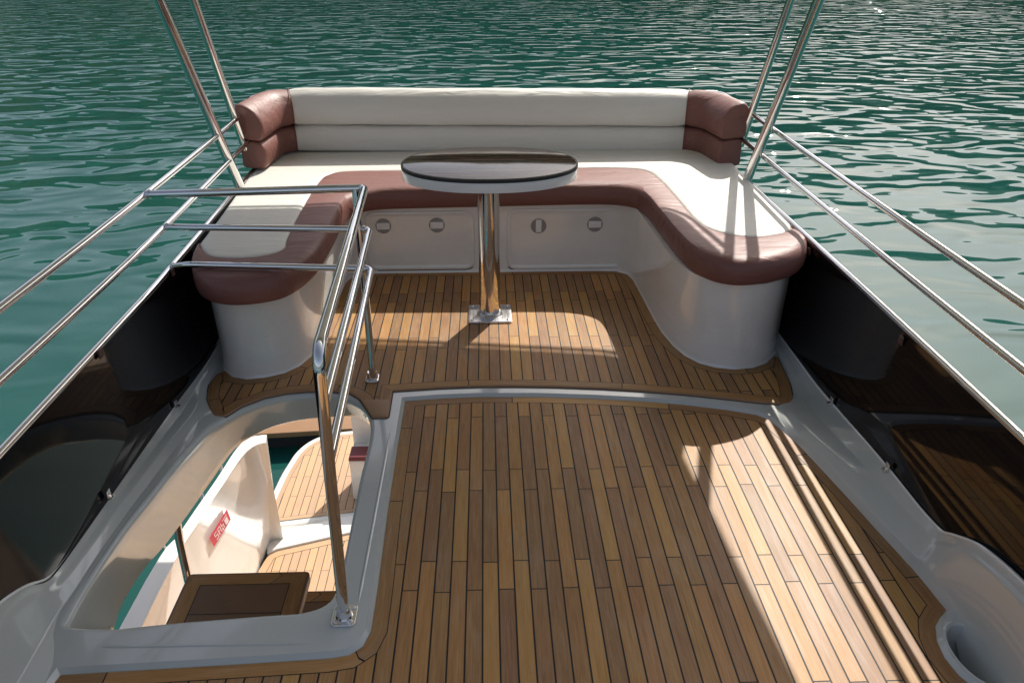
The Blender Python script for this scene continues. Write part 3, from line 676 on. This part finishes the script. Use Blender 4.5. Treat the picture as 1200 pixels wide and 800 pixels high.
# locker doors
def locker(x0, x1, z0, z1, yf, latches):
    r_ = .06
    c_ = [(x0, z0), (x1, z0), (x1, z1), (x0, z1)]
    o_ = [(p.x, p.z) for p in fillet([(x, 0, z) for x, z in c_], r_, 7, closed=True)]
    o_ = ccw(o_)
    mb = MB(); rings = []
    for d, y in ((0, yf + .004), (0, yf - .007), (.002, yf - .011), (.006, yf - .0135), (.014, yf - .014), (.022, yf - .0100), (.030, yf - .0085)):
        rings.append([(x, y, z) for x, z in inset(o_, d)])
    v, f = ring_geo(rings); mb.add(v, f); mb.add(rings[-1], [tuple(range(len(rings[-1])))])
    d = mb.build('locker_door', 'gelcoat_sofa', sofa)
    # dark joint round the door
    rings = [[(x, yf - .0012, z) for x, z in inset(o_, -.008)], [(x, yf - .0012, z) for x, z in inset(o_, .003)]]
    v, f = ring_geo(rings); mesh('door_gasket', v, f, 'seam', d, smooth=False)
    for lx_, lz_, vert in latches:
        mb = MB(); n_ = 32; yy = yf - .0085
        R_ = [[(lx_ + r * math.cos(t), yy - h, lz_ + r * math.sin(t)) for t in [2 * math.pi * i / n_ for i in range(n_)]] for r, h in ((.041, 0), (.041, .0025), (.0385, .0025), (.037, .0008), (.03, .0006))]
        v, f = ring_geo(R_); mb.add(v, f); mb.add(R_[-1], [tuple(range(n_))])
        l = mb.build('latch', 'latch', d)
        w_, h_ = (.068, .036) if not vert else (.030, .070)
        v, f = box_geo((lx_, yy - .003, lz_), (w_, .006, h_), bev=.0025); mesh('latch_handle', v, f, 'latch_bar', l)
YF = 4.058 * K + .001
locker(-.645, -.072, .040, .368, YF, [(-.548, .288, 0), (-.268, .290, 0)])
locker(.098, .742, .034, .376, YF, [(.266, .280, 1), (.563, .286, 0)])
# bolster and seat
OB = [((1.345, 3.32), (1.335, 3.30)), ((1.330, 3.10), (1.285, 3.215)), ((1.24, 2.955), (1.20, 3.17)), ((1.10, 2.880), (1.11, 3.16)), ((.965, 2.865), (1.02, 3.205)), ((.870, 2.945), (.957, 3.29)), ((.818, 3.12), (.928, 3.42)), ((.790, 3.50), (.916, 3.78)), ((.775, 3.75), (.90, 4.05)), ((.735, 3.88), (.865, 4.23)), ((.60, 3.945), (.74, 4.305)), ((.30, 3.955), (.37, 4.325)), ((0, 3.955), (0, 4.325)), ((-.35, 3.955), (-.45, 4.345)), ((-.56, 3.945), (-.76, 4.355)), ((-.665, 3.87), (-.862, 4.30)), ((-.698, 3.70), (-.888, 4.15)), ((-.700, 3.40), (-.885, 3.75)), ((-.715, 3.08), (-.865, 3.32)), ((-.785, 2.87), (-.85, 3.15)), ((-.905, 2.80), (-.92, 3.075)), ((-1.03, 2.81), (-1.03, 3.06)), ((-1.135, 2.90), (-1.13, 3.085)), ((-1.205, 3.06), (-1.185, 3.15)), ((-1.240, 3.25), (-1.23, 3.25))]
O = cat([(a_[0], a_[1], 0) for a_, b_ in OB], 8); Bb = cat([(b_[0], b_[1], 0) for a_, b_ in OB], 8)
def sh(x): return .014 * x
rows = []; N = len(O)
for i, (o_, b_) in enumerate(zip(O, Bb)):
    t_end = min(i, N - 1 - i) / 10.; ta_ = min(1, t_end + .15)
    d = b_ - o_; wl = d.length; dn = d.normalized() if wl > 1e-6 else Vector((0, 1, 0))
    s = sh(o_.x); row = []
    for (q, z) in ((.10, .396), (.035, .392), (.012, .398), (.001, .414), (-.002, .440), (.0, .470), (.010, .490), (.030, .502), (.070, .506)):
        k_ = min(1., wl / .16); zz_ = z if z < .47 else .47 + (z - .47) * min(1, .55 + wl / .25); row.append(o_ + dn * (q * k_) + Vector((0, 0, zz_ + s)))
    for t in (.55, .8, .93, .985, 1.0):
        p = (o_ + dn * min(.085, wl * .5)).lerp(b_, t); z = .47 + .034 * min(1, .55 + wl / .25) - .006 * t ** 2 - (.008 if t > .98 else 0) - (.006 if t == 1. else 0); row.append(p + Vector((0, 0, z + s)))
    rows.append(row)
loft('bolster', rows, 'vinyl_brown', sofa)
seatp = [(p.x, p.y) for p in Bb] + [(-1.248, 3.6), (-1.275, 4.0), (-1.295, 4.3), (-1.30, 4.98), (0, 4.98), (1.375, 4.98), (1.368, 4.3), (1.352, 3.8), (1.345, 3.5)]
seatp = ccw(seatp); mb = MB(); rg = []
for d, z in ((0, .405), (-.001, .47), (.0, .482), (.003, .4895), (.009, .4945), (.02, .4965), (.04, .4975)):
    rg.append([(x, y, z + sh(x)) for x, y in inset(seatp, d)])
v, f = ring_geo(rg); mb.add(v, f)
v, f = flat([[(p[0], p[1]) for p in rg[-1]]], 0.); mb.add([(p[0], p[1], .4975 + sh(p[0])) for p in v], f)
mb.build('seat_cushion', 'vinyl_cream', sofa)
# piping line between bolster and seat
tube('piping', [(p.x, p.y, .4895 + sh(p.x)) for p in Bb], .0032, 'vinyl_brown', sofa, seg=6)
# backrest rolls
def roll(prof, z0, name_c, name_b, front_pull):
    path = [(-1.200, 4.40 + front_pull, 0), (-1.170, 4.775, 0), (1.215, 4.655, 0), (1.262, 4.35 + front_pull, 0)]
    fp = fillet(path, [0, .10, .10, 0], 10)
    # dense straight parts
    P = []
    for a_, b_ in zip(fp, fp[1:]):
        n_ = max(1, int((b_ - a_).length / .05))
        for k in range(n_): P.append(a_.lerp(b_, k / n_))
    P.append(fp[-1])
    secs = []
    for i, p in enumerate(P):
        t = (P[min(i + 1, len(P) - 1)] - P[max(i - 1, 0)]).normalized(); nrm = Vector((-t.y, t.x, 0))
        wob = .0010 * math.sin(p.x * 9 + z0 * 20) + .0007 * math.sin(p.x * 23)
        secs.append([p + nrm * (u_) + Vector((0, 0, v_ + (wob if v_ > .6 else 0))) for u_, v_ in prof])
    iL = next(i for i, p in enumerate(P) if p.x > -1.135 and p.y > 4.6)
    iR = max(i for i, p in enumerate(P) if p.x < 1.165 and p.y > 4.6)
    def cap(sec, tdir, n=5, dep=.028):
        c_ = sum(sec, Vector()) / len(sec); out = []
        for k in range(1, n + 1):
            an = math.pi / 2 * k / n; s_ = 1 - .16 * (1 - math.cos(an)); out.append([c_ + (q - c_) * s_ + tdir * dep * math.sin(an) for q in sec])
        return out
    def body(seclist, c0, c1, name, mat):
        L_ = list(seclist)
        if c0: L_ = cap(seclist[0], (seclist[0][0] - seclist[1][0]).normalized())[::-1] + L_
        if c1: L_ = L_ + cap(seclist[-1], (seclist[-1][0] - seclist[-2][0]).normalized())
        n_ = len(L_[0]); v, f = ring_geo(L_); f.append(tuple(range(n_))); f.append(tuple((len(L_) - 1) * n_ + k for k in range(n_)))
        return mesh(name, v, f, mat, sofa, auto=50)
    def puff(sl, a_=True, b_=True):                 # soft shoulders either side of the seam
        out = [list(s_) for s_ in sl]
        for idx, (k, amt) in enumerate(((0, .030), (1, .010), (2, .003))):
            for end in ((0,) if a_ else ()) + ((1,) if b_ else ()):
                j = k if end == 0 else len(sl) - 1 - k; c_ = sum(sl[j], Vector()) / len(sl[j]); sc_ = 1 - amt * 3
                out[j] = [c_ + (q - c_) * sc_ for q in sl[j]]
        return out
    body(puff(secs[:iL + 1], False, True), True, False, name_b, 'vinyl_brown')
    body(puff(secs[iL:iR + 1]), False, False, name_c, 'vinyl_cream')
    body(puff(secs[iR:], True, False), False, True, name_b, 'vinyl_brown')
    for k_ in (iL, iR):
        c_ = sum(secs[k_], Vector()) / len(secs[k_]); lp = [c_ + (q - c_) * 1.0 for q in secs[k_]]
        tube('seam_piping', lp + [lp[0]], .0022, 'vinyl_brown', sofa, seg=6)
def rprof(pts): return [(p.x, p.y) for p in cat([(a_, b_, 0) for a_, b_ in pts], 4, closed=True)]
roll(rprof([(.040, .645), (.014, .657), (.002, .690), (.004, .735), (.020, .778), (.050, .814), (.088, .836), (.122, .842), (.148, .826), (.158, .79), (.158, .70), (.150, .655), (.09, .650)]), .7, 'backrest_cushion', 'corner_cushion', .0)
roll(rprof([(.045, .490), (.022, .498), (.010, .530), (.005, .572), (.012, .608), (.032, .634), (.07, .645), (.12, .648), (.145, .63), (.148, .55), (.145, .50), (.09, .490)]), .5, 'backrest_cushion', 'corner_cushion', .012)
slab('backrest_board', ccw([(-1.31, 4.945), (1.37, 4.83), (1.37, 4.86), (-1.31, 4.975)]), .80, .40, 'gelcoat_sofa', sofa, bev=.006)

# ================================================================== TABLE
TC = Vector((.003, 3.465, .02))
table = empty('pedestal_table', TC, 'oval dark wood table with cream rim on a thick steel pedestal', 'table')
def oval(a_, b_, n=72, pw=2.15):
    out = []
    for i in range(n):
        t = 2 * math.pi * i / n; c_, s_ = math.cos(t), math.sin(t)
        out.append((TC.x + .008 + a_ * abs(c_) ** (2 / pw) * (1 if c_ >= 0 else -1), 3.53 + b_ * abs(s_) ** (2 / pw) * (1 if s_ >= 0 else -1)))
    return out
slab('tabletop', oval(.388, .284), .7425, .728, 'veneer', table, bev=.004)
slab('edge_band', oval(.3945, .2905), .7412, .7268, 'dark_rubber', table, bev=.001)
slab('rim', oval(.393, .289), .7263, .684, 'gelcoat_white', table, bev=.004)
v, f = tube_geo([(TC.x, TC.y, .030), (TC.x, TC.y, .10), (TC.x, TC.y, .35), (TC.x, TC.y, .686)], .050, 48); mesh('pedestal', v, f, 'steel', table)
bp = slab('base_plate', ccw([(p.x, p.y) for p in fillet([(TC.x + x, TC.y + y, 0) for x, y in ((-.104, -.098), (.104, -.098), (.104, .098), (-.104, .098))], .012, 4, closed=True)]), .030, .0205, 'steel_brushed', table, bev=.003)
mb = MB(); v, f = tube_geo([(TC.x, TC.y, .0301), (TC.x, TC.y, .036), (TC.x, TC.y, .041)], [.062, .057, .0505], 40); mb.add(v, f); mb.build('collar', 'steel_brushed', table)
for dx, dy in ((-.085, -.08), (.085, -.08), (.085, .08), (-.085, .08)):
    v, f = tube_geo([(TC.x + dx, TC.y + dy, .0295), (TC.x + dx, TC.y + dy, .033), (TC.x + dx, TC.y + dy, .0345)], [.008, .0075, .004], 14); mesh('bolt', v, f, 'steel', bp)

# ================================================================== SIDE RAILINGS
for side in (1, -1):
    X0 = Rx['low'] if side > 0 else Lx['low']
    rail = empty('side_railing', (X0, 2.5, .1), 'polished steel side railing of three bars along the right black panel' if side > 0 else 'polished steel side railing of three bars along the left black panel', 'railing', 'side railings of the upper deck')
    tp = railpts(side, 'top'); xe = 1.445 if side > 0 else -1.392; tp = tp[:-1] + [(xe, 4.80, .782), (xe - side * .004, 4.96, .782), (xe - side * .10, 5.05, .775), (xe - side * .9, 5.07, .77), (.03, 5.09, .77)]
    tube('top_rail', cat(fillet(tp, [0, 0, 0, 0, .12, .12, 0, 0][:len(tp)], 5), 4), .0128, 'steel', rail)
    mp = railpts(side, 'mid'); mp = mp[:-1] + [(mp[-1][0], 4.90, .63), (mp[-1][0] - side * .12, 5.03, .63), (.03, 5.05, .63)]
    tube('mid_rail', cat(fillet(mp, [0, 0, 0, 0, .12, .12, 0][:len(mp)], 5), 4), .0125, 'steel', rail)
    tube('lower_rail', cat(railpts(side, 'low'), 8), .0125, 'steel', rail)

# ================================================================== CANOPY
canopy = empty('sun_canopy', (.03, 4.1, .5), 'raked steel canopy posts rising at both sides of the sofa with canvas awning overhead', 'canopy')
ZC = 2.0
def post(x, y, z, dx, dy, ztop, r=.0245):
    t = (ztop - z); tube('post', [(x, y, z), (x + dx * t, y + dy * t, ztop)], r, 'steel', canopy, seg=24)
post(1.352, 4.04, .50, .135, -.31, ZC + .02)
post(1.41, 4.40, .60, .11, -.29, ZC + .02, .021)
post(-1.285, 4.08, .49, -.07, -.50, ZC + .02)
post(-1.325, 4.41, .60, -.02, -.50, ZC + .02, .021)
co = [(p.x, p.y) for p in fillet([(-1.70, 2.25, 0), (1.79, 2.25, 0), (1.745, 3.30, 0), (1.66, 4.45, 0), (1.60, 4.99, 0), (.70, 5.12, 0), (-.40, 5.22, 0), (-1.58, 5.18, 0)], [.1, .1, .3, .3, .16, .4, .4, .16], 10, closed=True)]
cc_ = ccw(co)
mb = MB(); rg = []
for d, z in ((0, ZC - .02), (0.001, ZC), (.06, ZC + .03), (.3, ZC + .10), (.7, ZC + .16)):
    rg.append([(x, y, z) for x, y in inset(cc_, d)])
v, f = ring_geo(rg); mb.add(v, f); v, f = flat([[(p[0], p[1]) for p in rg[-1]]], ZC + .16); mb.add(v, f)
mb.build('awning', 'canvas', canopy)
ar = [p for p in inset(cc_, -.05)]
ar2 = [(x, y, ZC) for x, y in ar if y > 4.4]
ar2.sort(key=lambda p: p[0])
tube('bow', ar2, .013, 'steel', canopy, seg=12)
mb = MB()
i = 0; q = [p for p in cc_ if p[1] > 4.9]; q.sort(key=lambda p: p[0])
x = -1.4
while x < 1.4:
    def yat(px, L_):
        for a_, b_ in zip(L_, L_[1:]):
            if a_[0] <= px <= b_[0]: return a_[1] + (b_[1] - a_[1]) * (px - a_[0]) / max(1e-6, b_[0] - a_[0])
        return L_[-1][1]
    v, f = tube_geo([(x, yat(x, q) - .005, ZC - .01), (x + .02, yat(x, ar2) + .005, ZC + .005)], .004, 6); mesh('lace', v, f, 'canvas', canopy); x += .075

# ================================================================== GUARD RAIL AT THE STAIR OPENING
guard = empty('guard_rail', (-.40, 1.585, ZB), 'polished steel guard rail with three bars round the stair opening', 'railing')
top = fillet([(-1.272, 2.93, .785), (-.452, 2.885, .815), (-.388, 1.60, .813), (-.402, 1.585, .03)], [0, .030, .060, 0], 8)
tube('top_rail', top, .0152, 'steel', guard, seg=20)
tube('mid_rail', fillet([(-1.254, 2.985, .476), (-1.17, 2.935, .503), (-.445, 2.832, .517), (-.395, 1.600, .505)], [0, .03, .028, 0], 8), .0128, 'steel', guard)
for z, zz, xl in ((.655, .665, -1.250),):
    tube('mid_rail', fillet([(xl, 2.975 if z > .6 else 3.02, z - (.012 if z > .6 else .020)), (-.447 if z > .6 else -.452, 2.885, z), (-.392 if z > .6 else -.397, 1.600, zz)], [0, .028, 0], 8), .0128, 'steel', guard)
tube('post', [(-.480, 2.852, .03), (-.480, 2.858, .4), (-.487, 2.886, .815)], .0145, 'steel', guard, seg=20)
for (x, y, zb) in ((-.402, 1.585, ZB), (-.484, 2.86, .0205)):
    w_, l_ = (.060, .046) if y < 2 else (.048, .042)
    bp = slab('base_plate', ccw([(p.x, p.y) for p in fillet([(x + a_ * w_ * .55, y + b_ * l_ * .8, 0) for a_, b_ in ((-1, -1), (1, -1), (1, 1), (-1, 1))], .012, 4, closed=True)]), zb + .007, zb, 'steel', guard, bev=.002)
    for a_, b_ in ((-1, -1), (1, -1), (1, 1), (-1, 1)):
        px, py = x + a_ * w_ * .36, y + b_ * l_ * .52
        v, f = tube_geo([(px, py, zb + .0068), (px, py, zb + .0095), (px, py, zb + .011)], [.006, .0055, .002], 12); mesh('bolt', v, f, 'steel_brushed', bp)
    v, f = tube_geo([(x, y, zb + .007), (x, y, zb + .02), (x, y, zb + .034)], [.024, .021, .0185], 20); mesh('collar', v, f, 'steel', bp)

def weld(p, d, r):
    p = Vector(p); d = Vector(d).normalized()
    v, f = tube_geo([p - d * .007, p - d * .003, p + d * .003, p + d * .007], [r, r + .0022, r + .0022, r], 16); mesh('weld', v, f, 'steel_brushed', guard)
weld((-1.258, 2.931, .7855), (1, -.05, .03), .0152); weld((-1.236, 2.974, .6435), (1, -.1, .01), .0128); weld((-1.248, 2.982, .478), (1, -.1, .01), .0128)
weld((-.3935, 1.622, .665), (-.04, 1, 0), .0128); weld((-.3985, 1.622, .505), (-.04, 1, 0), .0128)
for z_, y_ in ((.655, 2.886), (.517, 2.836)): weld((-.470, y_, z_), (1, 0, 0), .0128)
# ================================================================== BACKREST BRACKETS on railings (bronze plastic blocks between posts and cushions)
for side in (1, -1):
    x = 1.425 if side > 0 else -1.345; y = 4.45
    mb = MB(); v, f = box_geo((x, y, .70), (.035, .05, .075), bev=.006); mb.add(v, f); v, f = box_geo((x + side * .012, y - .01, .735), (.05, .03, .02), bev=.004); mb.add(v, f)
    o = mb.build('backrest_bracket', 'bronze_plastic', None)
    tag(o, 'small dark bracket clamped on the %s canopy post beside the brown corner cushion' % ('right' if side > 0 else 'left'), 'bracket', 'dark brackets holding the backrest')

# ================================================================== STAIRCASE seen through the hatch
stair = empty('staircase', (-.9, 2.1, -.5), 'dark teak stair treads with steel handrail going down through the deck opening', 'stairs')
def tread(x0, x1, y0, y1, z):
    p = ccw([(a_.x, a_.y) for a_ in fillet([(x0, y0, 0), (x1, y0, 0), (x1, y1, 0), (x0, y1, 0)], .022, 5, closed=True)])
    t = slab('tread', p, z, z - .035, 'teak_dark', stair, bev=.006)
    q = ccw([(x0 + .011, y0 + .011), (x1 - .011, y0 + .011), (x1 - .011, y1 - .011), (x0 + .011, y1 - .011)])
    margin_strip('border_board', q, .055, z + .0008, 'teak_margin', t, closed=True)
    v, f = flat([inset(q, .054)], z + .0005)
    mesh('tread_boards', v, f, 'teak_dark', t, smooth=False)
    ym = (y0 + y1) / 2; v, f = flat([[(x0 + .066, ym - .002), (x1 - .066, ym - .002), (x1 - .066, ym + .002), (x0 + .066, ym + .002)]], z + .0009); mesh('caulk_line', v, f, 'dark_rubber', t, smooth=False)
tread(-1.150, -.692, 1.90, 2.315, -.50)
tread(-1.12, -.58, 2.20, 2.50, -.78)
tread(-1.15, -.58, 2.40, 2.72, -1.06)
tread(-1.15, -.58, 2.62, 2.94, -1.34)
tread(-1.15, -.58, 2.84, 3.16, -1.65)
tread(-1.15, -.58, 3.06, 3.38, -1.96)
tread(-1.15, -.58, 3.28, 3.60, -2.28)
for x in (-.60,):
    mesh('stringer', [(x + dx, y, z) for dx in (0, .03) for y, z in ((2.0, -.62), (3.75, -2.6), (3.45, -2.6), (1.85, -.80))], [(0, 1, 2, 3), (7, 6, 5, 4), (0, 4, 5, 1), (1, 5, 6, 2), (2, 6, 7, 3), (3, 7, 4, 0)], 'gelcoat_white', stair, smooth=False)
tube('handrail', [(-1.155, 2.34, -.20), (-1.165, 2.34, -.35), (-1.172, 2.345, -.56), (-1.19, 2.36, -1.3), (-1.2, 2.37, -2.59)], .0155, 'steel', stair)
tube('hull_rail', [(-1.975, -.5, -1.17), (-1.975, 2.38, -1.17), (-1.957, 3.27, -1.20), (-1.92, 3.57, -1.34), (-1.90, 3.63, -1.53)], .011, 'steel', yacht)

# stern seat box in the cockpit, right of the opening
box_o = empty('stern_seat', (-.6, 5.0, ZS), 'white cockpit box with dark red cushion behind the steel guard rail bars', 'seat')
slab('seat_box', ccw([(-1.175, 5.45), (1.1, 5.45), (1.1, 5.78), (-1.175, 5.78)]), -2.23, ZS - .02, 'gelcoat_white', box_o, bev=.02)
slab('cushion', ccw([(-1.180, 5.445), (1.1, 5.445), (1.1, 5.62), (-1.180, 5.62)]), -2.195, -2.229, 'red_vinyl', box_o, bev=.018)
slab('backrest', ccw([(-1.175, 5.705), (1.1, 5.705), (1.1, 5.86), (-1.175, 5.86)]), -1.95, -2.229, 'gelcoat_white', box_o, bev=.02)
# boarding ladder on the hull side
lad = empty('boarding_ladder', (-1.63, 3.75, -1.1), 'small white boarding ladder hooked outside the white bulwark below the stair opening', 'ladder')
for dx in (0, .0): pass
tube('rail', fillet([(-1.86, 4.43, -1.50), (-1.89, 4.43, -1.44), (-1.99, 4.45, -1.56), (-2.01, 4.45, -3.3)], [0, .04, .04, 0], 4), .011, 'gelcoat_white', lad)
tube('rail', fillet([(-1.80, 4.69, -1.50), (-1.83, 4.71, -1.44), (-1.94, 4.74, -1.56), (-1.96, 4.74, -3.3)], [0, .04, .04, 0], 4), .011, 'gelcoat_white', lad)
for k in range(6): tube('rung', [(-2.01, 4.45, -1.66 - .27 * k), (-1.96, 4.74, -1.66 - .27 * k)], .013, 'gelcoat_white', lad)
# timber pontoon lying astern
po = empty('pontoon', (-1.2, 7.3, -3.1), 'weathered timber pontoon afloat beyond the swim platform', 'pontoon')
slab('decking', ccw([(-2.8, 7.55), (.4, 7.8), (.4, 8.55), (-2.8, 8.3)]), -3.35, -3.41, 'teak_plain', po, bev=.01)
slab('float', ccw([(-2.7, 7.65), (.3, 7.87), (.3, 8.45), (-2.7, 8.22)]), -3.415, -3.8, 'dark_rubber', po, bev=.03)
